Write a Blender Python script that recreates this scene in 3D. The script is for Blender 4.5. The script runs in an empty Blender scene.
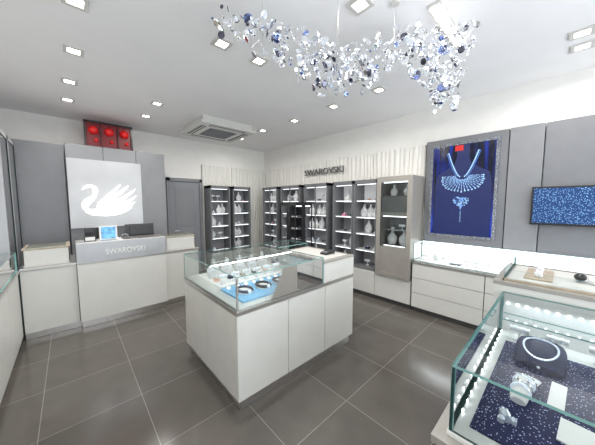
import bpy, math, random
from mathutils import Vector, Matrix, Quaternion
random.seed(7)
sc = bpy.context.scene
sc.view_settings.view_transform = 'Standard'
H = 3.1          # ceiling height
XR, XL, YB, YF = 4.2, -0.95, 5.95, -1.7

# ------------------------------------------------------------------ materials
def new_mat(name):
    m = bpy.data.materials.new(name); m.use_nodes = True
    nt = m.node_tree
    return m, nt, nt.nodes['Principled BSDF']
def pm(name, col, rough=0.5, metal=0.0, emis=None, es=0.0, noise=0.0, nscale=8.0, coat=0.0):
    m, nt, b = new_mat(name)
    b.inputs['Base Color'].default_value = (*col, 1)
    b.inputs['Roughness'].default_value = rough
    b.inputs['Metallic'].default_value = metal
    b.inputs['Coat Weight'].default_value = coat
    if emis:
        b.inputs['Emission Color'].default_value = (*emis, 1)
        b.inputs['Emission Strength'].default_value = es
    if noise > 0:
        tc = nt.nodes.new('ShaderNodeTexCoord'); n = nt.nodes.new('ShaderNodeTexNoise')
        n.inputs['Scale'].default_value = nscale; n.inputs['Detail'].default_value = 4
        r = nt.nodes.new('ShaderNodeValToRGB')
        r.color_ramp.elements[0].position = 0.3; r.color_ramp.elements[1].position = 0.7
        r.color_ramp.elements[0].color = (*[c*(1-noise) for c in col], 1)
        r.color_ramp.elements[1].color = (*[min(1, c*(1+noise)) for c in col], 1)
        nt.links.new(tc.outputs['Object'], n.inputs['Vector'])
        nt.links.new(n.outputs['Fac'], r.inputs['Fac'])
        nt.links.new(r.outputs['Color'], b.inputs['Base Color'])
    return m
M = {}
M['white'] = pm('white_lacquer', (.66,.66,.63), .3, noise=.02)
M['offwhite'] = pm('offwhite', (.60,.59,.56), .4, noise=.03)
M['paint'] = pm('wall_paint', (.84,.83,.80), .7, noise=.02)
M['ceil'] = pm('ceiling_paint', (.88,.87,.88), .8, noise=.02, nscale=2)
M['rib'] = pm('ribbed_white', (.76,.75,.71), .5)
M['grey'] = pm('grey_panel', (.18,.185,.20), .45, noise=.04)
M['greyl'] = pm('grey_panel_light', (.22,.225,.24), .42, noise=.04)
M['greyd'] = pm('grey_panel_dark', (.10,.105,.115), .45, noise=.04)
M['frame'] = pm('dark_frame', (.17,.175,.185), .35, noise=.05)
M['vitrine'] = pm('vitrine_frame', (.42,.43,.45), .35, .3, noise=.04)
M['back'] = pm('cabinet_back', (.36,.36,.375), .45, noise=.05)
M['door'] = pm('door_grey', (.24,.25,.27), .45, noise=.03)
M['taupe'] = pm('taupe_metal', (.38,.36,.33), .35, .3, noise=.04)
M['steel'] = pm('brushed_steel', (.58,.56,.54), .28, .9, noise=.05, nscale=30)
M['chrome'] = pm('chrome', (.85,.85,.87), .08, 1.0)
M['black'] = pm('black_plastic', (.015,.015,.017), .3, noise=.1)
M['navy'] = pm('navy_velvet', (.012,.018,.06), .7, noise=.3, nscale=40)
M['velvet'] = pm('white_velvet', (.78,.78,.78), .8, noise=.03)
M['wood'] = pm('pale_wood', (.40,.33,.25), .45, noise=.15, nscale=14)
M['bluetray'] = pm('blue_tray', (.22,.48,.72), .4, noise=.15, emis=(.1,.35,.8), es=.06)
M['led'] = pm('led_strip', (1,1,1), .5, emis=(.93,.96,1), es=8)
M['ledc'] = pm('cabinet_led', (1,1,1), .5, emis=(.93,.96,1), es=3.0)
M['ledsoft'] = pm('lit_diffuser', (.9,.9,.9), .5, emis=(.95,.97,1), es=.85)
M['backlit'] = pm('softly_lit_back', (.6,.6,.62), .5, emis=(.95,.97,1), es=.22)
M['lamp'] = pm('lamp_face', (1,1,1), .5, emis=(1,.93,.82), es=10)
M['swan'] = pm('swan_glow', (1,1,1), .5, emis=(1,1,1), es=2.6)
M['redbox'] = pm('red_box', (.10,.0,.004), .4, emis=(.8,.0,.01), es=.06)
M['redball'] = pm('red_glow_ball', (.50,.01,.01), .15, emis=(1,.02,.02), es=.10)
M['red'] = pm('red_label', (.5,.01,.01), .4, emis=(.8,.02,.02), es=.2)
M['crystal'] = pm('crystal_silver', (.92,.93,.96), .05, 1.0)
M['crystc'] = pm('crystal_pale', (.80,.85,.92), .08, .5)
M['crystb'] = pm('crystal_blue', (.28,.36,.70), .06, .9)
M['crystv'] = pm('crystal_smoke', (.13,.13,.17), .08, 1.0)
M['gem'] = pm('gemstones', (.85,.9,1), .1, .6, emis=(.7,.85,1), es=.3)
M['gemp'] = pm('poster_gems', (.32,.52,.75), .3, emis=(.38,.62,.92), es=.26)
M['gemd'] = pm('poster_gems_deep', (.06,.16,.45), .3, emis=(.06,.22,.8), es=.28)
M['bodysil'] = pm('poster_bust_silhouette', (.006,.010,.045), .3, emis=(.01,.03,.22), es=.35)  # printed dark colour of the bust silhouette
M['gold'] = pm('rose_gold', (.9,.6,.45), .2, 1.0)
M['pink'] = pm('pink_item', (.75,.25,.4), .5)
M['paper'] = pm('paper', (.78,.78,.76), .6)
M['plinth'] = pm('plinth_dark', (.12,.12,.12), .3, .5)
M['skin'] = pm('photo_print', (.15,.4,.75), .4, emis=(.1,.4,.8), es=.3, noise=.6, nscale=25)
M['edge'] = pm('glass_edge', (.20,.38,.36), .15, emis=(.35,.7,.68), es=.04)
M['shelf'] = pm('shelf_edge', (.50,.54,.55), .3, noise=.03)

def lightbox():
    # frosted diffuser, slightly uneven back-light put into the emission by noise
    m, nt, b = new_mat('frosted_lightbox')
    tc = nt.nodes.new('ShaderNodeTexCoord'); n = nt.nodes.new('ShaderNodeTexNoise'); n.inputs['Scale'].default_value = 1.6
    r = nt.nodes.new('ShaderNodeMapRange'); r.inputs[1].default_value=.3; r.inputs[2].default_value=.7
    r.inputs[3].default_value=.28; r.inputs[4].default_value=.42
    nt.links.new(tc.outputs['Object'], n.inputs['Vector']); nt.links.new(n.outputs['Fac'], r.inputs[0])
    nt.links.new(r.outputs[0], b.inputs['Emission Strength'])
    b.inputs['Base Color'].default_value=(.24,.245,.25,1); b.inputs['Roughness'].default_value=.35
    b.inputs['Emission Color'].default_value=(.93,.96,1,1)
    return m
M['lightbox'] = lightbox()

def glass():
    m, nt, b = new_mat('clear_glass'); nt.nodes.remove(b)
    o = nt.nodes['Material Output']
    t = nt.nodes.new('ShaderNodeBsdfTransparent'); t.inputs[0].default_value = (.92,.965,.96,1)
    g = nt.nodes.new('ShaderNodeBsdfGlossy'); g.inputs['Roughness'].default_value = .02
    f = nt.nodes.new('ShaderNodeFresnel'); f.inputs[0].default_value = 1.5
    mx = nt.nodes.new('ShaderNodeMixShader')
    nt.links.new(f.outputs[0], mx.inputs[0]); nt.links.new(t.outputs[0], mx.inputs[1])
    nt.links.new(g.outputs[0], mx.inputs[2]); nt.links.new(mx.outputs[0], o.inputs[0])
    return m
M['glass'] = glass()

def floor_mat():
    m, nt, b = new_mat('floor_tiles')
    tc = nt.nodes.new('ShaderNodeTexCoord'); mp = nt.nodes.new('ShaderNodeMapping')
    mp.inputs['Location'].default_value = (.25,.1,0)
    br = nt.nodes.new('ShaderNodeTexBrick'); br.offset = 0.0; br.squash = 1.0
    br.inputs['Scale'].default_value = 1.0
    br.inputs['Brick Width'].default_value = .62; br.inputs['Row Height'].default_value = .62
    br.inputs['Mortar Size'].default_value = .0026; br.inputs['Mortar Smooth'].default_value = .1
    br.inputs['Color1'].default_value = (.098,.088,.078,1); br.inputs['Color2'].default_value = (.114,.103,.092,1)
    br.inputs['Mortar'].default_value = (.26,.245,.225,1)
    n = nt.nodes.new('ShaderNodeTexNoise'); n.inputs['Scale'].default_value = 5; n.inputs['Detail'].default_value = 6
    mr = nt.nodes.new('ShaderNodeMapRange'); mr.inputs[3].default_value = .82; mr.inputs[4].default_value = 1.18
    mix = nt.nodes.new('ShaderNodeVectorMath'); mix.operation = 'MULTIPLY'
    nt.links.new(tc.outputs['Object'], mp.inputs[0]); nt.links.new(mp.outputs[0], br.inputs['Vector'])
    nt.links.new(tc.outputs['Object'], n.inputs['Vector']); nt.links.new(n.outputs['Fac'], mr.inputs[0])
    nt.links.new(br.outputs['Color'], mix.inputs[0]); nt.links.new(mr.outputs[0], mix.inputs[1])
    nt.links.new(mix.outputs[0], b.inputs['Base Color'])
    b.inputs['Roughness'].default_value = .16
    return m
M['floor'] = floor_mat()

def glitter(name, base, spark, scale, thr, es, soft=.12):
    m, nt, b = new_mat(name)
    tc = nt.nodes.new('ShaderNodeTexCoord'); v = nt.nodes.new('ShaderNodeTexVoronoi')
    v.inputs['Scale'].default_value = scale
    r = nt.nodes.new('ShaderNodeValToRGB')
    r.color_ramp.elements[0].position = thr; r.color_ramp.elements[0].color = (*spark, 1)
    r.color_ramp.elements[1].position = thr+soft; r.color_ramp.elements[1].color = (*base, 1)
    nt.links.new(tc.outputs['Object'], v.inputs['Vector']); nt.links.new(v.outputs['Distance'], r.inputs['Fac'])
    nt.links.new(r.outputs['Color'], b.inputs['Base Color']); nt.links.new(r.outputs['Color'], b.inputs['Emission Color'])
    b.inputs['Emission Strength'].default_value = es; b.inputs['Roughness'].default_value = .55
    b.inputs['Specular IOR Level'].default_value = .25
    return m
M['glitter'] = glitter('navy_glitter', (.005,.008,.05), (.6,.65,.95), 95, .15, .12, .09)
M['tvscreen'] = glitter('tv_screen', (.012,.04,.13), (.22,.42,.68), 75, .22, .5)
M['frameglit'] = glitter('crystal_frame', (.13,.14,.16), (.8,.85,.9), 90, .2, .12)

def curtain():
    m, nt, b = new_mat('poster_blue')
    tc = nt.nodes.new('ShaderNodeTexCoord'); mp = nt.nodes.new('ShaderNodeMapping')
    mp.inputs['Scale'].default_value = (1, 7, .5)
    n = nt.nodes.new('ShaderNodeTexNoise'); n.inputs['Scale'].default_value = 2.2; n.inputs['Detail'].default_value = 3
    r = nt.nodes.new('ShaderNodeValToRGB')
    e = r.color_ramp.elements
    e[0].position = .44; e[0].color = (.001,.002,.012,1); e[1].position = .82; e[1].color = (.01,.05,.50,1)
    x = r.color_ramp.elements.new(.60); x.color = (.002,.010,.12,1)
    nt.links.new(tc.outputs['Object'], mp.inputs[0]); nt.links.new(mp.outputs[0], n.inputs['Vector'])
    nt.links.new(n.outputs['Fac'], r.inputs['Fac'])
    nt.links.new(r.outputs['Color'], b.inputs['Base Color']); nt.links.new(r.outputs['Color'], b.inputs['Emission Color'])
    b.inputs['Emission Strength'].default_value = .7; b.inputs['Roughness'].default_value = .12
    return m
M['poster'] = curtain()

# ------------------------------------------------------------------ mesh builder
class B:
    def __init__(s, name):
        s.name = name; s.v = []; s.f = []; s.m = []; s.sm = []; s.mats = []
    def mi(s, k):
        if k not in s.mats: s.mats.append(k)
        return s.mats.index(k)
    def add(s, vs, fs, mat, smooth=False):
        o = len(s.v); s.v += [tuple(v) for v in vs]; i = s.mi(mat)
        for f in fs:
            s.f.append([o+a for a in f]); s.m.append(i); s.sm.append(smooth)
        return s
    def box(s, x0,x1,y0,y1,z0,z1, mat):
        if x0>x1:x0,x1=x1,x0
        if y0>y1:y0,y1=y1,y0
        if z0>z1:z0,z1=z1,z0
        v=[(x0,y0,z0),(x1,y0,z0),(x1,y1,z0),(x0,y1,z0),(x0,y0,z1),(x1,y0,z1),(x1,y1,z1),(x0,y1,z1)]
        f=[(0,3,2,1),(4,5,6,7),(0,1,5,4),(1,2,6,5),(2,3,7,6),(3,0,4,7)]
        return s.add(v,f,mat)
    def pane(s, x0,x1,y0,y1,z0,z1):
        d=[x1-x0,y1-y0,z1-z0]; ax=d.index(min(d))
        v=[(x0,y0,z0),(x1,y0,z0),(x1,y1,z0),(x0,y1,z0),(x0,y0,z1),(x1,y0,z1),(x1,y1,z1),(x0,y1,z1)]
        F={2:[(0,3,2,1),(4,5,6,7)],1:[(0,1,5,4),(2,3,7,6)],0:[(1,2,6,5),(3,0,4,7)]}
        edges=[f for k in F if k!=ax for f in F[k]]
        s.add(v,edges,'edge'); s.add(v,[F[ax][1]],'glass'); return s
    def ring_loft(s, rings, mat, smooth=True, cap=True):
        n=len(rings[0]); vs=[p for r in rings for p in r]; fs=[]
        for i in range(len(rings)-1):
            for j in range(n):
                fs.append((i*n+j, i*n+(j+1)%n, (i+1)*n+(j+1)%n, (i+1)*n+j))
        s.add(vs,fs,mat,smooth)
        if cap:
            s.add(rings[0],[tuple(range(n))[::-1]],mat); s.add(rings[-1],[tuple(range(n))],mat)
        return s
    def cyl(s, c, r, h, mat, n=20, axis='z', r2=None):
        r2 = r if r2 is None else r2
        def P(a,rr,t):
            x,y=rr*math.cos(a),rr*math.sin(a)
            if axis=='z': return (c[0]+x,c[1]+y,c[2]+t)
            if axis=='x': return (c[0]+t,c[1]+x,c[2]+y)
            return (c[0]+y,c[1]+t,c[2]+x)
        r0=[P(2*math.pi*i/n,r,0) for i in range(n)]; r1=[P(2*math.pi*i/n,r2,h) for i in range(n)]
        return s.ring_loft([r0,r1],mat)
    def sph(s, c, r, mat, n=10, sc=(1,1,1)):
        rings=[]
        for i in range(1,n):
            t=math.pi*i/n
            rings.append([(c[0]+sc[0]*r*math.sin(t)*math.cos(2*math.pi*j/(n+4)), c[1]+sc[1]*r*math.sin(t)*math.sin(2*math.pi*j/(n+4)), c[2]-sc[2]*r*math.cos(t)) for j in range(n+4)])
        return s.ring_loft(rings,mat)
    def tube(s, pts, r, mat, n=6, closed=False):
        rings=[]; L=len(pts); P=[Vector(p) for p in pts]
        for i,p in enumerate(P):
            if closed: d=P[(i+1)%L]-P[i-1]
            else: d=P[min(i+1,L-1)]-P[max(i-1,0)]
            if d.length<1e-6: d=Vector((0,0,1))
            d.normalize(); a=d.cross(Vector((0,0,1)) if abs(d.z)<.9 else Vector((1,0,0))).normalized(); b=d.cross(a)
            rings.append([tuple(p+a*r*math.cos(2*math.pi*j/n)+b*r*math.sin(2*math.pi*j/n)) for j in range(n)])
        if closed: rings.append(rings[0])
        return s.ring_loft(rings,mat,cap=not closed)
    def disc(s, c, r, nrm, mat, th=.003, n=10):
        nrm=Vector(nrm).normalized(); a=nrm.cross(Vector((0,0,1)) if abs(nrm.z)<.9 else Vector((1,0,0))).normalized(); b=nrm.cross(a); c=Vector(c)
        def R(rr,h): return [tuple(c+a*rr*math.cos(2*math.pi*j/n)+b*rr*math.sin(2*math.pi*j/n)+nrm*h) for j in range(n)]
        return s.ring_loft([R(r*.7,-th),R(r,0),R(r*.7,th)],mat,smooth=False)
    def extr(s, poly, mat, axis, d0, d1):
        def P(u,w,d):
            return (u,d,w) if axis=='y' else ((d,u,w) if axis=='x' else (u,w,d))
        n=len(poly)
        vs=[P(u,w,d0) for u,w in poly]+[P(u,w,d1) for u,w in poly]
        fs=[tuple(range(n)),tuple(range(n,2*n))[::-1]]+[(i,(i+1)%n,n+(i+1)%n,n+i) for i in range(n)]
        return s.add(vs,fs,mat)
    def done(s, bevel=0.0, parent=None):
        me=bpy.data.meshes.new(s.name); me.from_pydata(s.v,[],s.f)
        for k in s.mats: me.materials.append(M[k])
        for p,i,sm in zip(me.polygons,s.m,s.sm): p.material_index=i; p.use_smooth=sm
        me.update(); o=bpy.data.objects.new(s.name,me); sc.collection.objects.link(o)
        if bevel>0:
            b=o.modifiers.new('bev','BEVEL'); b.width=bevel; b.segments=2; b.limit_method='ANGLE'; b.angle_limit=math.radians(60)
        if parent: o.parent=parent
        return o

def area(name, loc, sx, sy, power, col=(1,1,1), rot=(0,0,0), parent=None, spread=180):
    l=bpy.data.lights.new(name,'AREA'); l.shape='RECTANGLE'; l.size=sx; l.size_y=sy; l.energy=power; l.color=col
    l.spread=math.radians(spread)
    o=bpy.data.objects.new(name,l); sc.collection.objects.link(o); o.location=loc; o.rotation_euler=rot
    if parent: o.parent=parent
    return o
def text(name, body, loc, size, mat, mtx, width=None, ext=.006, parent=None):
    c=bpy.data.curves.new(name,'FONT'); c.body=body; c.size=size; c.extrude=ext; c.align_x='CENTER'; c.align_y='CENTER'
    o=bpy.data.objects.new(name,c); sc.collection.objects.link(o); c.materials.append(M[mat])
    bpy.context.view_layer.update()
    sx=1.0
    if width: sx=width/max(o.dimensions.x,1e-4)
    o.matrix_world=Matrix.Translation(loc)@mtx.to_4x4()@Matrix.Diagonal((sx,1,1,1))
    if parent: o.parent=parent
    return o
MX=Matrix(((0,0,-1),(-1,0,0),(0,1,0)))     # faces -X
MY=Matrix(((1,0,0),(0,0,-1),(0,1,0)))      # faces -Y

# ------------------------------------------------------------------ room
B('floor').box(XL,XR,YF,YB,-.1,0,'floor').done()
B('ceiling').box(XL,XR,YF,YB,H,H+.1,'ceil').done()
B('wall_back').box(XL-.1,XR+.1,YB,YB+.1,-.1,H+.1,'paint').done()
B('wall_right').box(XR,XR+.1,YF,YB,-.1,H+.1,'paint').done()
B('wall_left').box(XL-.1,XL,YF,YB,-.1,H+.1,'paint').done()
b=B('wall_front')
b.box(XL-.1,XR+.1,YF-.1,YF,-.1,.3,'paint').box(XL-.1,XR+.1,YF-.1,YF,2.7,H+.1,'paint')
b.box(XL-.1,-.6,YF-.1,YF,.3,2.7,'paint').box(3.9,XR+.1,YF-.1,YF,.3,2.7,'paint').done()
b=B('window_1')
for x in (-.6,.88,2.38,3.86): b.box(x,x+.04,YF-.09,YF-.02,.3,2.7,'steel')
b.box(-.6,3.9,YF-.09,YF-.02,.3,.34,'steel').box(-.6,3.9,YF-.09,YF-.02,2.66,2.7,'steel')
b.done()

# ribbed wall panels
def ribbed(name, a0,a1, depth0, axis, sgn, z0,z1, seed):
    rnd=random.Random(seed); n=int((a1-a0)/.011); rows=14
    hs=[]
    while len(hs)<n+1:
        w=rnd.choice([5,6,7,9]); amp=rnd.uniform(.010,.026)
        for k in range(w): hs.append(amp*math.sin(math.pi*k/w))
    vs=[];fs=[]
    for r in range(rows+1):
        z=z0+(z1-z0)*r/rows
        for i in range(n+1):
            a=a0+(a1-a0)*i/n
            sh=(hs[min(n,max(0,i+int(round(1.5*math.sin(z*2.3+i*.05)))))] if 0<i<n else 0)
            d=depth0+sgn*(.01+sh)
            vs.append((a,d,z) if axis=='y' else (d,a,z))
    for r in range(rows):
        for i in range(n):
            k=r*(n+1)+i; fs.append((k,k+1,k+n+2,k+n+1))
    b=B(name); b.add(vs,fs,'rib',False)
    if axis=='y': b.box(a0,a1,depth0,depth0+sgn*.01,z0,z1,'rib')
    else: b.box(depth0,depth0+sgn*.01,a0,a1,z0,z1,'rib')
    return b.done()
ribbed('ribbed_wall_panel', 1.52,5.9, XR, 'x', -1, 0.0,2.56, 3)
ribbed('ribbed_wall_panel', 2.36,4.14, YB, 'y', -1, 0.0,2.56, 4)

# ------------------------------------------------------------------ back feature wall
b=B('grey_feature_wall')
b.box(-.95,-.02,5.40,5.95,0,2.56,'grey')
b.box(-.005,.46,5.33,5.95,0,2.58,'greyl').box(.465,.93,5.33,5.95,0,2.58,'greyl').box(.935,1.40,5.33,5.95,0,2.58,'greyl')
b.box(-.01,1.395,5.36,5.95,0,2.57,'greyd')
b.done(.003)

sign=B('swan_lightbox_sign')
sign.box(0,.99,5.285,5.33,1.24,2.35,'lightbox')
Yd=5.283
sx,sz,W=.16,1.45,.74
def swp(pts): return [(sx+W*u, sz+W*v) for u,v in pts]
def feather(p0,p1,p2,w):
    L=[];R=[];n=14
    for i in range(n+1):
        t=i/n
        x=(1-t)**2*p0[0]+2*t*(1-t)*p1[0]+t*t*p2[0]; y=(1-t)**2*p0[1]+2*t*(1-t)*p1[1]+t*t*p2[1]
        dx=2*(1-t)*(p1[0]-p0[0])+2*t*(p2[0]-p1[0]); dy=2*(1-t)*(p1[1]-p0[1])+2*t*(p2[1]-p1[1])
        l=math.hypot(dx,dy); nx,ny=-dy/l,dx/l; ww=w*(math.sin(math.pi*min(1,t*.85+.12)))**.7 if t<1 else 0
        L.append((x+nx*ww,y+ny*ww)); R.append((x-nx*ww,y-ny*ww))
    for i in range(n):
        q=swp([L[i],L[i+1],R[i+1],R[i]]); sign.extr(q,'swan','y',Yd-.008,Yd+.002)
feather((.22,.12),(.50,.14),(.99,.60),.046)
feather((.24,.18),(.45,.26),(.86,.68),.042)
feather((.26,.12),(.60,.06),(1.0,.44),.042)
feather((.22,.07),(.62,.00),(.97,.29),.042)
feather((.14,.05),(.55,-.06),(.90,.17),.048)
feather((.26,.24),(.42,.36),(.70,.70),.036)
feather((.10,.06),(-.06,.24),(.16,.40),.050)
feather((.06,.20),(.30,.48),(.17,.60),.034)
feather((.24,.46),(.26,.66),(.12,.63),.032)
feather((.20,.63),(.10,.67),(.00,.55),.026)
feather((.05,.10),(.20,.02),(.5,.05),.065)
sign.done()

# red box on top of feature wall
b=B('red_bauble_lightbox')
b.box(.25,.90,5.44,5.60,2.58,3.0,'redbox')
for (x0,x1,z0,z1) in ((.24,.91,2.575,2.60),(.24,.91,2.985,3.01),(.24,.265,2.575,3.01),(.885,.91,2.575,3.01),(.45,.46,2.6,3.0),(.69,.70,2.6,3.0)):
    b.box(x0,x1,5.40,5.45,z0,z1,'black')
for x in (.36,.575,.79):
    b.sph((x,5.42,2.86),.068,'redball',10); b.cyl((x,5.42,2.92),.004,.07,'black',6)
    b.sph((x+.03,5.43,2.70),.03,'redball',8)
b.done()

# door
b=B('door_1')
b.box(1.64,2.28,5.90,5.945,0,2.13,'door')
for (x0,x1,z0,z1) in ((1.57,1.64,0,2.20),(2.28,2.34,0,2.20),(1.57,2.34,2.13,2.20)): b.box(x0,x1,5.87,5.948,z0,z1,'greyl')
for z0,z1 in ((.15,.95),(1.1,1.98)):
    b.box(1.74,2.18,5.893,5.90,z0,z1,'greyl')
b.cyl((1.70,5.84,1.02),.01,.06,'chrome',10,'y').box(1.69,1.80,5.835,5.85,1.01,1.03,'chrome')
b.done(.003)

# ------------------------------------------------------------------ jewellery helper pieces
def bust(b, x,y,z, s=1.0, face=(-1,0), mat='velvet', neck=True):
    fx,fy=face; rx,ry=-fy,fx
    prof=[(0,.060,.030,0),(.02,.075,.035,0),(.09,.090,.036,.0),(.14,.082,.034,.006),(.175,.045,.028,.012),(.21,.028,.024,.016),(.26,.025,.022,.018)]
    rings=[]
    for (h,w,d,off) in prof:
        ring=[]
        for j in range(12):
            a=2*math.pi*j/12; u=w*math.cos(a)*s; v=d*math.sin(a)*s - off*s
            ring.append((x+rx*u+fx*v, y+ry*u+fy*v, z+h*s))
        rings.append(ring)
    b.ring_loft(rings,mat)
    if neck:
        for k in range(9):
            a=-1+2*k/8; u=.048*a*s; v=.040*s; h=(.10+.07*a*a)*s
            if abs(a)>.8: v=.032*s
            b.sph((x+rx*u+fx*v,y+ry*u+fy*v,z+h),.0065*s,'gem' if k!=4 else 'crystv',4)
def tstand(b,x,y,z,ax='y',h=.10,mat='velvet',w=.10):
    b.cyl((x,y,z),.025,.008,mat,12); b.cyl((x,y,z),.006,h,mat,8)
    if ax=='y': b.cyl((x,y-w/2,z+h),.018,w,mat,12,'y')
    else: b.cyl((x-w/2,y,z+h),.018,w,mat,12,'x')
    n=10
    for off in (-.02,.02):
        pts=[]
        for k in range(n):
            a=2*math.pi*k/n; r=.022
            pts.append((x+r*math.cos(a),y+off,z+h+r*math.sin(a)) if ax=='y' else (x+off,y+r*math.cos(a),z+h+r*math.sin(a)))
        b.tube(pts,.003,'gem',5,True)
def giftbox(b,x,y,z,s,mat):
    b.box(x-s,x+s,y-s,y+s,z,z+s*.9,mat); b.box(x-s*1.05,x+s*1.05,y-s*1.05,y+s*1.05,z+s*.9,z+s*1.2,mat)
    b.sph((x,y,z+s*1.35),s*.3,'gem',6)

# ------------------------------------------------------------------ tall shelf cabinets
def cabinet(a0,a1,wall,axis,seed,depth=.34,z0=.46,z1=2.05,sgn=-1,fm='frame',glazed=False):
    rnd=random.Random(seed); b=B('jewellery_display_cabinet'); w=wall; fr=wall+sgn*depth
    def bx(u0,u1,d0,d1,za,zb,m):
        if axis=='x': b.box(d0,d1,u0,u1,za,zb,m)
        else: b.box(u0,u1,d0,d1,za,zb,m)
    def pt(u,d): return (d,u) if axis=='x' else (u,d)
    face=(sgn,0) if axis=='x' else (0,sgn)
    T=.032
    bx(a0,a1,w,w+sgn*.02,z0,z1,'backlit' if glazed else 'back')
    bx(a0,a0+T,w,fr,z0,z1,fm); bx(a1-T,a1,w,fr,z0,z1,fm)
    bx(a0,a1,w,fr,z1-.06,z1,fm); bx(a0,a1,w,fr,z0,z0+.05,fm)
    bx(a0+T,a1-T,w+sgn*.02,w+sgn*.026,z1-.40,z1-.07,'backlit' if seed%2 else 'greyl')
    if a1-a0>.6: bx((a0+a1)/2-.01,(a0+a1)/2+.01,fr,fr-sgn*.02,z0,z1,fm)
    n=4
    for k in range(n+1):
        z=z0+.05+(z1-z0-.11)*k/(n+1) if k>0 else z0+.05
        if k>0:
            bx(a0+T,a1-T,w+sgn*.02,fr-sgn*.03,z-.012,z,'shelf' )
        bx(a0+T+.02,a1-T-.02,fr-sgn*.05,fr-sgn*.04,z+(z1-z0-.11)/(n+1)-.022,z+(z1-z0-.11)/(n+1)-.014,'ledc')
        x=a0+T+.09; zz=z+.001
        while x<a1-T-.07:
            d=w+sgn*rnd.uniform(.12,.22); p=pt(x,d); q=rnd.random()
            if q<.45: bust(b,p[0],p[1],zz,rnd.uniform(.75,.95),face)
            elif q<.65: tstand(b,p[0],p[1],zz,'y' if axis=='x' else 'x',rnd.uniform(.06,.12))
            elif q<.85: giftbox(b,p[0],p[1],zz,rnd.uniform(.02,.035),rnd.choice(['paper','velvet','navy','pink','black','gold']))
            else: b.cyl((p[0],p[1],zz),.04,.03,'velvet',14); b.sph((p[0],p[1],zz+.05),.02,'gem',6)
            x+=rnd.uniform(.12,.17)
    if glazed and axis=='x': b.pane(min(fr,fr-sgn*.006),max(fr,fr-sgn*.006),a0+T,a1-T,z0+.05,z1-.06)
    return b.done()
WX=XR-.045
cabinet(2.14,2.62,WX,'x',1); cabinet(2.63,3.10,WX,'x',3); cabinet(3.24,3.92,WX,'x',5); cabinet(4.06,4.74,WX,'x',2); cabinet(4.88,5.50,WX,'x',7)
WY=YB-.045
cabinet(2.40,2.90,WY,'y',2); cabinet(2.98,3.48,WY,'y',4)

# low bases
b=B('base_cabinet')
FX=3.76
ys=[1.52,2.13,3.12,3.98,4.86,5.50]
b.box(FX+.04,XR-.05,1.52,5.50,0,.08,'plinth')
for i in range(len(ys)-1): b.box(FX,XR-.05,ys[i]+.004,ys[i+1]-.004,.08,.455,'white')
b.box(FX+.01,XR-.05,1.53,5.49,.06,.45,'greyd')
b.done(.003)
b=B('base_cabinet')
b.box(2.40,3.48,5.56,YB-.05,0,.08,'plinth').box(2.40,2.936,5.52,YB-.05,.08,.455,'white').box(2.944,3.48,5.52,YB-.05,.08,.455,'white')
b.done(.003)

# tower
b=B('taupe_display_tower')
b.box(3.72,XR-.05,1.53,2.10,.46,.52,'taupe').box(3.72,XR-.05,1.53,2.10,1.98,2.06,'taupe')
b.box(3.72,XR-.05,1.53,1.60,.52,1.98,'taupe').box(3.72,XR-.05,2.03,2.10,.52,1.98,'taupe')
b.box(XR-.12,XR-.05,1.60,2.03,.52,1.98,'frame')
b.box(3.73,XR-.12,1.60,2.03,.52,.95,'taupe')
b.box(3.74,XR-.12,1.60,2.03,1.44,1.50,'taupe')
b.box(3.75,3.76,1.60,2.03,1.50,1.75,'frame').box(3.76,XR-.12,1.60,2.03,1.5,1.76,'greyd')
b.box(3.78,3.79,1.64,1.99,.955,.962,'ledc').box(3.78,3.79,1.62,2.01,1.425,1.438,'ledc').box(3.78,3.79,1.62,2.01,1.965,1.978,'ledc')
b.pane(3.725,3.731,1.60,2.03,.95,1.98)
bust(b,3.95,1.70,1.76,.7); bust(b,3.95,1.92,1.76,.7); bust(b,3.93,1.72,.96,.95,mat='velvet'); bust(b,3.93,1.92,.96,.95)
b.box(3.85,4.0,1.66,1.97,1.2,1.21,'shelf'); tstand(b,3.92,1.75,1.211,'y',.07); giftbox(b,3.92,1.9,1.211,.025,'paper')
b.done()

# drawers and wall glass case
b=B('drawer_counter')
Y0,Y1=-1.3,1.50
XC=4.095
b.box(FX+.04,XC,Y0,Y1,0,.08,'plinth')
b.box(FX+.01,XC,Y0+.01,Y1-.01,.07,.745,'greyd')
for (ya,yb) in ((.62,1.50),(-.30,.61),(-1.3,-.31)):
    for (za,zb) in ((.08,.295),(.302,.518),(.525,.735)): b.box(FX-.01,FX+.02,ya,yb,za,zb,'white')
b.box(FX-.02,XC,Y0,Y1,.74,.77,'steel')
b.done(.002)
b=B('lit_glass_display_case')
zt=1.05
b.box(FX+.01,XC-.01,Y0+.02,Y1-.01,.7705,.79,'white')
b.pane(FX,FX+.008,Y0,Y1,.771,zt).pane(FX,XC,Y0,Y1,zt,zt+.008).pane(FX+.008,XC,Y1-.008,Y1,.771,zt)
b.box(XC-.01,XC,Y0,Y1-.01,.79,zt,'ledsoft')
b.box(XC-.025,XC-.01,Y0,Y1-.01,zt-.02,zt-.008,'led')
rnd=random.Random(11)
y=1.38
while y>-.6:
    q=rnd.random()
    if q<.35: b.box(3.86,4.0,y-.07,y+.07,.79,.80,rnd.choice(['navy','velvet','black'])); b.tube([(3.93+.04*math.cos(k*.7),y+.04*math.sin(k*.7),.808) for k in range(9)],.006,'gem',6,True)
    elif q<.7: tstand(b,3.93,y,.79,'y',.06,w=.09)
    else: bust(b,3.98,y,.79,.6)
    y-=rnd.uniform(.10,.16)
b.done()

# right grey panels
b=B('grey_wall_panel')
for (ya,yb,m,xx) in ((.52,1.50,'grey',4.125),(.20,.51,'greyl',4.11),(-.50,.19,'grey',4.125),(-1.65,-.51,'grey',4.125)):
    b.box(xx,XR,ya,yb,0,2.58,m)
b.done(.003)

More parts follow.
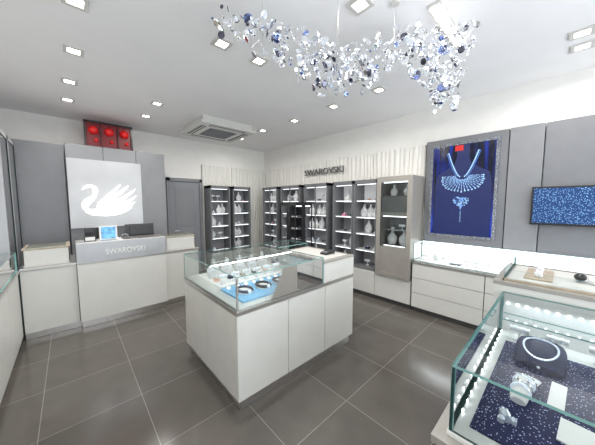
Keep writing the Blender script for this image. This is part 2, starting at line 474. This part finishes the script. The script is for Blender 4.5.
# poster
b=B('necklace_poster')
px=4.12
b.box(px-.03,px,.60,1.42,1.15,2.50,'frameglit')
b.box(px-.034,px-.02,.635,1.385,1.185,2.465,'poster')
# dark bust silhouette (neck and shoulders), flat on the poster
cy=1.0
half=[(0.0,2.46),(.075,2.46),(.075,2.30),(.10,2.20),(.20,2.13),(.31,2.06),(.34,1.90),(.34,1.19),(0.0,1.19)]
for sgn in (-1,1):
    pl=[(cy+sgn*u,z) for u,z in half]
    # quad strips so the concave outline stays clean
    for i in range(1,len(half)-2):
        u0,z0_=half[i]; u1,z1_=half[i+1]
        if abs(z0_-z1_)>1e-6: b.extr([(cy,z0_),(cy+sgn*u0,z0_),(cy+sgn*u1,z1_),(cy,z1_)],'bodysil','x',px-.0355,px-.033)
X0=px-.038
rnd=random.Random(5)
def pg(y,z,r,m): b.disc((X0,y,z),r,(-1,0,0),m,.002,8)
# double collar chain, V-shaped
for side in (-1,1):
    for k in range(30):
        t=k/29; yy=cy+side*(.15*(1-t)**.7+.03); zz=2.36-.34*t
        pg(yy,zz,.007+.003*(k%2),'gemp'); pg(yy+side*.020,zz-.006,.006,'gemd')
# feathered bib: rays fanning down from the collar
for ri in range(23):
    a=math.radians(-178+ri*176/22); ln=9+int(4*math.sin(math.pi*ri/22))
    for k in range(ln):
        rr=.07+.0165*k; yy=cy+rr*math.cos(a)*1.22; zz=2.03+rr*math.sin(a)*.85
        if k==ln-1: pg(yy,zz,.011,'gemp')
        else: pg(yy,zz,.0068,'gemp' if (k+ri)%3 else 'gemd')
for k in range(150):
    t=rnd.uniform(0,2*math.pi); q=rnd.random()**.5
    hx=16*math.sin(t)**3/17; hz=(13*math.cos(t)-5*math.cos(2*t)-2*math.cos(3*t)-math.cos(4*t))/17
    pg(cy+.10*hx*q,1.66+.11*hz*q,.0078,'gemp' if rnd.random()<.6 else 'gemd')
for k in range(9): pg(cy,1.53-.018*k,.006,'gemp')
b.box(X0-.002,X0+.01,1.0,1.10,2.38,2.455,'red')
b.done()

# TV
b=B('wall_television')
b.box(4.05,4.09,-.50,.27,1.39,1.835,'black').box(4.045,4.052,-.482,.252,1.415,1.817,'tvscreen').box(4.09,4.125,-.2,0,1.5,1.7,'black')
b.done(.004)

# sign lettering on ribbed wall
e=B('sign_lettering')
e.box(4.125,4.16,3.09,4.18,2.285,2.297,'steel'); eo=e.done()
text('letters','SWAROVSKI',Vector((4.12,3.635,2.335)),.175,'greyd',MX,1.12,.012,eo)

# ------------------------------------------------------------------ reception desk
b=B('reception_desk')
b.box(-.44,1.58,4.32,4.90,0,.08,'plinth')
b.box(-.47,.025,4.27,4.95,.08,.85,'white').box(-.47,.03,4.25,4.95,.85,.88,'steel')
b.box(.03,1.07,4.19,4.95,.09,.86,'white').box(.04,1.06,4.22,4.95,0,.09,'steel')
b.box(.03,1.07,4.17,4.50,.87,1.12,'vitrine').box(.03,1.07,4.19,4.95,.85,.875,'steel').box(.03,1.07,4.17,4.52,1.12,1.135,'steel')
b.box(1.075,1.60,4.27,4.95,.08,.85,'white').box(1.07,1.61,4.25,4.95,.85,.88,'steel')
b.box(-.47,1.6,4.29,4.32,.0,.08,'steel')
desk=b.done(.003)
text('desk_letters','SWAROVSKI',Vector((.56,4.166,.985)),.105,'paper',MY,.46,.004,desk)
for (x0,x1) in ((-.44,-.03),(1.10,1.56)):
    b=B('counter_glass_case')
    b.box(x0,x1,4.30,4.75,.88,.90,'offwhite').box(x0,x1,4.60,4.75,.90,1.08,'white')
    b.box(x0,x0+.012,4.30,4.75,.9,1.08,'white').box(x1-.012,x1,4.30,4.75,.9,1.08,'white').box(x0,x1,4.30,4.312,.90,1.08,'white')
    b.box(x0-.005,x1+.005,4.295,4.76,1.08,1.10,'wood').pane(x0+.03,x1-.03,4.32,4.70,1.10,1.106)
    b.done(.002,desk)
def monitor(x0,x1,y,zb,zt_):
    b=B('cash_register_monitor'); xm=(x0+x1)/2
    b.box(x0,x1,y,y+.03,zb,zt_,'black').box(xm-.03,xm+.03,y+.02,y+.05,.885,zb+.1,'black').box(xm-.11,xm+.11,y-.07,y+.13,.880,.890,'black')
    b.box(x0+.06,x1-.06,y-.015,y,zb+.05,zt_-.05,'black')
    b.done(.004)
monitor(.62,1.02,4.66,1.02,1.31)
monitor(.14,.30,4.70,1.06,1.28)
b=B('desk_photo_frame')
b.extr([(.28,1.136),(.48,1.136),(.48,1.33),(.28,1.33)],'paper','y',4.30,4.315)
b.extr([(.30,1.150),(.46,1.150),(.46,1.315),(.30,1.315)],'skin','y',4.296,4.302)
b.box(.35,.41,4.31,4.38,1.136,1.15,'black')
b.done()
b=B('leaflet_holder'); b.box(.12,.24,4.26,4.34,1.136,1.142,'black').box(.12,.24,4.33,4.34,1.142,1.2,'black').box(.13,.23,4.29,4.325,1.142,1.185,'paper').done()
b=B('card_terminal'); b.extr([(4.26,1.136),(4.42,1.136),(4.42,1.18),(4.26,1.15)],'black','x',.54,.62).box(.55,.61,4.35,4.40,1.172,1.185,'greyl').done()

# ------------------------------------------------------------------ left side units
b=B('side_counter')
b.box(-.90,-.50,.9,4.24,0,.08,'plinth')
for k in range(5): b.box(-.92,-.48,.9+k*.668,.9+k*.668+.660,.08,.84,'white')
b.box(-.93,-.465,.89,4.24,.84,.87,'steel')
b.done(.003)
b=B('side_glass_case')
b.pane(-.486,-.478,.95,4.2,.871,1.08).pane(-.92,-.478,.95,4.2,1.08,1.088)
b.box(-.92,-.91,.95,4.2,.88,1.08,'ledsoft').box(-.91,-.49,.96,4.19,.871,.885,'offwhite')
for k in range(12): tstand(b,-.70,1.3+k*.24,.886,'y',.06) if k%2 else bust(b,-.74,1.3+k*.24,.886,.6,(1,0))
b.done()
cabinet(4.28,4.80,XL+.05,'x',6,.37,.0,2.5,1,'vitrine',True); cabinet(4.82,5.34,XL+.05,'x',8,.37,.0,2.5,1,'vitrine',True)

# ------------------------------------------------------------------ central island
ix0,ix1,iy0,iy1=.88,2.385,1.62,2.77
b=B('display_island')
b.box(ix0+.03,ix1-.03,iy0+.03,iy1-.03,0,.10,'steel')
b.box(ix0+.012,ix1-.012,iy0+.012,iy1-.012,.09,.80,'greyd')
for (a,c) in ((ix0,1.385),(1.390,1.885),(1.89,ix1)):
    b.box(a,c,iy0,iy0+.02,.10,.795,'white'); b.box(a,c,iy1-.02,iy1,.10,.795,'white')
for (a,c) in ((iy0+.022,2.19),(2.195,iy1-.022)):
    b.box(ix0,ix0+.02,a,c,.10,.795,'offwhite'); b.box(ix1-.02,ix1,a,c,.10,.795,'offwhite')  # side faces darker than the front, shade put into their colour
b.box(ix0-.005,ix1+.005,iy0-.005,iy1+.005,.795,.83,'steel')
b.box(ix0+.01,ix1-.01,iy0+.01,iy1-.01,.825,.845,'white')
gt=1.09
b.pane(ix0,1.86,iy0,iy0+.008,.83,gt).pane(ix0,ix0+.008,iy0,iy1,.83,gt).pane(ix0,ix1,iy1-.008,iy1,.83,gt)
b.pane(ix1-.008,ix1,2.38,iy1,.83,gt)
b.pane(ix0,1.86,iy0,iy1,gt,gt+.008).pane(1.86,ix1,2.38,iy1,gt,gt+.008)
b.box(ix0-.002,ix0+.012,iy0-.002,iy0+.012,.83,gt,'chrome')
b.box(1.45,1.465,iy0+.01,iy1-.01,gt-.012,gt,'steel')
b.box(ix0+.01,1.85,2.10,2.112,gt-.012,gt-.002,'led')
b.box(1.87,ix1,iy0,2.37,.83,1.03,'white').box(1.865,ix1+.004,iy0-.004,2.374,1.03,1.05,'taupe')
b.box(1.93,ix1-.06,iy0+.06,2.31,1.045,1.055,'offwhite')
b.done(.002)
b=B('jewellery_tray')
b.box(.98,1.81,1.70,2.10,.846,.862,'bluetray')
for k,x in enumerate((1.10,1.30,1.50,1.70)):
    b.sph((x,1.88,.868),.072,'velvet',10,(1,1.2,.25))
    b.tube([(x+.058*math.cos(t*.5),1.88+.078*math.sin(t*.5),.885) for t in range(13)],.015,'crystv' if k%2==0 else 'black',6,True)
    b.sph((x,1.80,.89),.020,'gem',6)
for k in range(9): b.disc((1.03+k*.09,2.04,.87),.022,(0,-.5,1),'gem')
b.done()
b=B('watch_and_bangle_stands')
b.box(1.0,1.8,2.16,2.70,.846,.852,'velvet')
for k in range(6): tstand(b,1.07+k*.13,2.24,.853,'x',.08,w=.09)
for k in range(5): bust(b,1.08+k*.155,2.48,.853,.75,(-.5,-.86))
for k in range(5): giftbox(b,1.06+k*.15,2.36,.853,.025,['gold','navy','wood','black','gold'][k])
for k in range(3): giftbox(b,1.98+k*.13,2.58,.853-.007,.035,['navy','paper','gold'][k])
b.done()
b=B('handheld_scanner'); b.extr([(2.10,1.056),(2.26,1.056),(2.26,1.09),(2.20,1.10),(2.10,1.075)],'black','y',1.80,1.88).box(2.12,2.18,1.81,1.87,1.07,1.088,'greyl').done(.003)

# free-standing dark display tower behind island
b=B('rotating_display_tower')
tx,ty=2.93,3.2
b.box(tx-.19,tx+.19,ty-.19,ty+.19,0,.82,'frame').box(tx-.2,tx+.2,ty-.2,ty+.2,.82,.85,'steel')
b.box(tx-.2,tx+.2,ty-.2,ty+.2,1.60,1.66,'black').box(tx-.04,tx+.04,ty-.19,ty+.19,.85,1.6,'black').box(tx-.19,tx+.19,ty-.04,ty+.04,.85,1.6,'black')
for sx_ in (-1,1):
    for sy_ in (-1,1): b.box(tx+sx_*.2,tx+sx_*.185,ty+sy_*.2,ty+sy_*.185,.85,1.6,'black')
for z in (1.02,1.20,1.40):
    b.box(tx-.18,tx+.18,ty-.18,ty+.18,z,z+.008,'frame')
    for k in range(4):
        giftbox(b,tx-.13+k*.085,ty-.13,z+.009,.016,['paper','navy','velvet','crystb'][k]); giftbox(b,tx-.13,ty-.04+k*.06,z+.009,.014,['velvet','navy','crystb','paper'][k])
b.box(tx-.17,tx+.17,ty-.175,ty-.17,1.585,1.6,'ledc')
b.done()

# ------------------------------------------------------------------ near right showcase
b=B('glass_showcase')
x0,x1,y1,y0=1.0,2.10,.245,-1.0
b.box(x0+.03,x1,y0,y1-.03,0,.10,'steel')
b.box(x0,x1,y0,y1,.10,.755,'white')
b.box(x0-.05,x1,y0,y1+.045,.755,.785,'taupe').box(x0-.01,x1,y0,y1+.005,.785,.80,'white')
b.box(1.07,1.93,y0,.195,.80,.806,'glitter')
zt=1.05
b.pane(x0,x0+.01,y0,y1,.80,zt).pane(x0,x1,y1-.01,y1,.80,zt).pane(x0,x1,y0,y1,zt,zt+.01)
b.box(x1-.012,x1,y0,y1-.01,.80,zt,'white')
b.pane(1.93,2.05,y0,y1-.02,.93,.938)
for k in range(26): b.box(x1-.02,x1-.012,y1-.04-k*.045,y1-.028-k*.045,.985,.997,'led')
for k in range(14): b.box(x0+.12+k*.07,x0+.132+k*.07,y1-.018,y1-.012,.808,.816,'led')
b.box(x0,x0+.012,y1-.012,y1,.8,zt,'edge')
for k in range(5): tstand(b,1.99,.14-k*.16,.801,'y',.07,w=.09)
b.done(.0015)

# navy necklace cushion: tilted, draped with a loop of crystals
b=B('necklace_display_pad')
n=10; rings=[]
for i in range(n+1):
    u=i/n; xx=1.68+.22*u; top=.835+.055*math.sin(u*math.pi*.6); w=.10*(.85+.15*math.sin(u*math.pi))
    rings.append([(xx,.04-w,.807),(xx,.04-w*.97,top-.012),(xx,.04-w*.7,top),(xx,.04,top+.006),(xx,.04+w*.7,top),(xx,.04+w*.97,top-.012),(xx,.04+w,.807)])
b.ring_loft(rings,'navy')
for k in range(44):
    a=2*math.pi*k/44; u=.5+.36*math.cos(a); y_=.04+.066*math.sin(a)
    b.sph((1.68+.22*u,y_,.843+.055*math.sin(u*math.pi*.6)),.0055,'gem',4)
for k in range(5): b.sph((1.71-.008*k,.04,.845-.004*k),.007,'gem',4)
b.done()

# bracelet stand: padded wrist form with watch and crystal bangles
b=B('bracelet_display_stand')
def T(u,v,z): 
    a=math.radians(176); return (1.45+math.cos(a)*u-math.sin(a)*v, .075+math.sin(a)*u+math.cos(a)*v, .807+z)
prof=[(-.12,.040,.004),(-.115,.046,.010),(-.06,.040,.020),(0,.030,.030),(.05,.026,.032),(.10,.030,.026),(.115,.026,.014)]
rings=[[T(u,w*math.cos(2*math.pi*j/18),max(0,h*(1+math.sin(2*math.pi*j/18)))) for j in range(18)] for u,w,h in prof]
b.ring_loft(rings,'velvet')
for uu,rv,rh,mt,tr in ((-.03,.036,.030,'chrome',.004),(.0,.034,.034,'gem',.006),(.035,.031,.036,'chrome',.004),(.07,.030,.035,'gem',.006)):
    b.tube([T(uu,rv*math.cos(2*math.pi*j/20),.004+rh*(1+math.sin(2*math.pi*j/20))*.95) for j in range(20)],tr,mt,6,True)
c=T(.035,0,.072); b.disc(c,.022,(0,0,1),'chrome',.004,20); b.disc((c[0],c[1],c[2]+.004),.017,(0,0,1),'paper',.002,20)
b.done()
b=B('crystal_figurine')
cx_,cy_=1.20,.105
for (dx,dy,h,r) in ((0,0,.05,.016),(.022,.012,.035,.012),(-.02,.012,.030,.012),(.004,-.022,.026,.012)):
    b.cyl((cx_+dx,cy_+dy,.8065),r,h*.6,'crystc',6); b.cyl((cx_+dx,cy_+dy,.8065+h*.6),r,h*.4,'crystc',6,'z',.002)
b.done()
b=B('price_leaflets')
b.extr([(1.42,-.05),(1.62,-.06),(1.625,-.01),(1.425,.00)],'paper','z',.8065,.811)
b.extr([(1.22,-.12),(1.36,-.14),(1.37,-.04),(1.23,-.03)],'paper','z',.8065,.812)
b.done()

# raised unit behind showcase
b=B('raised_display_counter')
b.box(2.14,2.72,-1.0,.27,0,.10,'steel').box(2.11,2.74,-1.0,.29,.10,1.10,'white').box(2.105,2.75,-1.0,.30,1.10,1.125,'taupe')
b.box(2.16,2.70,-.95,.24,1.125,1.135,'offwhite')
b.box(2.14,2.72,.245,.255,1.125,1.14,'wood').box(2.14,2.15,-1.0,.255,1.125,1.14,'wood').box(2.71,2.72,-1.0,.255,1.125,1.14,'wood')
b.pane(2.15,2.156,-1.0,.25,1.14,1.20).pane(2.15,2.71,.244,.25,1.14,1.20).pane(2.704,2.71,-1.0,.25,1.14,1.2)
b.box(2.25,2.60,.02,.16,1.135,1.145,'wood')
for k in range(4):
    b.sph((2.32+k*.08,.09,1.16),.022,'gold' if k%2 else 'velvet',8); b.tube([(2.32+k*.08+.02*math.cos(t),.09+.02*math.sin(t),1.175) for t in range(6)],.004,'gem',5,True)
b.sph((2.42,-.10,1.165),.03,'black',8,(1.4,1,.8)); b.sph((2.38,-.16,1.165),.03,'velvet',8)
b.done(.0015)

# ------------------------------------------------------------------ ceiling fixtures
def downlight(x,y,p=7.2,s=.075):
    b=B('ceiling_downlight')
    for (a,c,d,e_) in ((-s,s,-s,-s*.62),(-s,s,s*.62,s),(-s,-s*.62,-s*.62,s*.62),(s*.62,s,-s*.62,s*.62)): b.box(x+a,x+c,y+d,y+e_,H-.014,H,'offwhite')
    b.box(x-s*.62,x+s*.62,y-s*.62,y+s*.62,H-.006,H,'lamp')
    o=b.done()
    area('lamp',(x,y,H-.02),.09,.09,p,(1,.965,.91),(0,0,0),o,165)
for (x,y) in ((.11,2.47),(.11,3.26),(.08,4.10),(.06,4.83),(1.10,2.20),(1.5,2.2),(1.02,4.12),(1.02,4.83),
              (3.0,1.70),(3.0,2.44),(3.0,3.32),(2.93,4.19),(2.93,5.05),(1.64,1.10),(3.29,-.02),(3.57,-.03),(.3,1.0),(1.2,-.3)):
    downlight(x,y)
b=B('linear_ceiling_light')
b.box(2.02,2.70,.68,.78,H-.02,H,'white').box(2.04,2.68,.70,.76,H-.024,H-.01,'lamp'); o=b.done()
area('lamp',(2.36,.73,H-.03),.6,.06,12,(1,.97,.92),(0,0,0),o)

b=B('ceiling_air_conditioner')
ax0,ax1,ay0,ay1=1.64,2.68,4.06,5.10
zc=2.96
b.box(ax0+.05,ax1-.05,ay0+.05,ay1-.05,zc+.03,H,'white').box(ax0,ax1,ay0,ay1,zc,zc+.035,'white')
b.box(ax0+.26,ax1-.26,ay0+.26,ay1-.26,zc-.006,zc,'greyd')
for k in range(16): b.box(ax0+.27,ax1-.27,ay0+.27+k*.031,ay0+.283+k*.031,zc-.012,zc-.006,'greyl')
for (a,c,d,e_) in ((ax0+.18,ax1-.18,ay0+.07,ay0+.16),(ax0+.18,ax1-.18,ay1-.16,ay1-.07),(ax0+.07,ax0+.16,ay0+.18,ay1-.18),(ax1-.16,ax1-.07,ay0+.18,ay1-.18)):
    b.box(a,c,d,e_,zc-.004,zc,'black')
    if c-a>e_-d: b.box(a+.01,c-.01,d+.03,e_-.04,zc-.012,zc-.004,'white')
    else: b.box(a+.03,c-.04,d+.01,e_-.01,zc-.012,zc-.004,'white')
b.done(.003)

# chandelier
b=B('crystal_chandelier')
rnd=random.Random(21); R=Vector((.734,-.679,0)); F=Vector((.679,.734,0)); U=Vector((0,0,1))
clusters=[((.84,1.54,2.82),(.14,.10,.07),20),((1.00,1.42,2.75),(.18,.13,.13),48),((1.20,1.30,2.68),(.17,.15,.17),70),
          ((1.36,1.20,2.60),(.19,.17,.18),96),((1.54,1.10,2.59),(.18,.17,.18),92),((1.70,1.00,2.70),(.15,.13,.15),45),((1.86,.90,2.82),(.12,.12,.12),30),
          ((2.02,.80,2.80),(.15,.15,.21),85),((2.16,.72,2.70),(.19,.17,.22),115),((2.26,.70,2.51),(.12,.11,.15),50),((2.24,.62,2.9),(.14,.12,.14),45)]
pts=[]
for c,r,n in clusters:
    for k in range(n):
        while True:
            u,v,w=(rnd.uniform(-1,1) for _ in range(3))
            if u*u+v*v+w*w<1: break
        p=Vector(c)+R*u*r[0]*1.15+F*v*r[1]+U*w*r[2]
        if p.z>3.04: p.z=3.04-rnd.random()*.1
        pts.append(p)
for i,p in enumerate(pts):
    q=rnd.random(); m='crystal' if q<.62 else ('crystc' if q<.84 else ('crystb' if q<.90 else 'crystv'))
    nrm=Vector((rnd.gauss(0,1),rnd.gauss(0,1),rnd.gauss(0,.7)))
    b.disc(p,rnd.choice([.009,.013,.016,.020,.024,.030]),nrm,m,.003,rnd.choice([8,12,14]))
    if i>0:
        j=min(range(i),key=lambda k:(pts[k]-p).length); b.tube([p,(p+pts[j])/2+Vector((0,0,.008)),pts[j]],.0017,'crystal',3)
for (x,y,z) in ((1.0,1.42,2.7),(1.46,1.16,2.6),(1.82,.92,2.75),(2.16,.70,2.7)):
    b.cyl((x,y,z),.0012,H-z,'steel',5); b.cyl((x,y,H-.012),.03,.012,'white',16)
b.done()

# ------------------------------------------------------------------ daylight & case lights
area('window_daylight',(1.6,YF-.3,1.5),4.2,2.2,125,(.90,.95,1),(math.radians(98),0,0))
area('case_light',(3.98,.4,1.03),.1,1.9,4.5,(.93,.96,1),(0,0,0))
area('showcase_light',(2.03,-.1,1.03),.05,.6,1.4,(.85,.92,1),(0,math.radians(25),0))
w=bpy.data.worlds.new('world'); sc.world=w; w.use_nodes=True
w.node_tree.nodes['Background'].inputs[0].default_value=(.85,.92,1,1); w.node_tree.nodes['Background'].inputs[1].default_value=.8

# ------------------------------------------------------------------ camera
cd=bpy.data.cameras.new('camera'); cam=bpy.data.objects.new('camera',cd); sc.collection.objects.link(cam)
cd.sensor_fit='HORIZONTAL'; cd.sensor_width=36; cd.lens=246/595*36; cd.clip_start=.02
cam.location=(0,0,1.65)
p=math.radians(4.6); d=F*math.cos(p)-U*math.sin(p)
cam.rotation_euler=d.to_track_quat('-Z','Y').to_euler()
sc.camera=cam
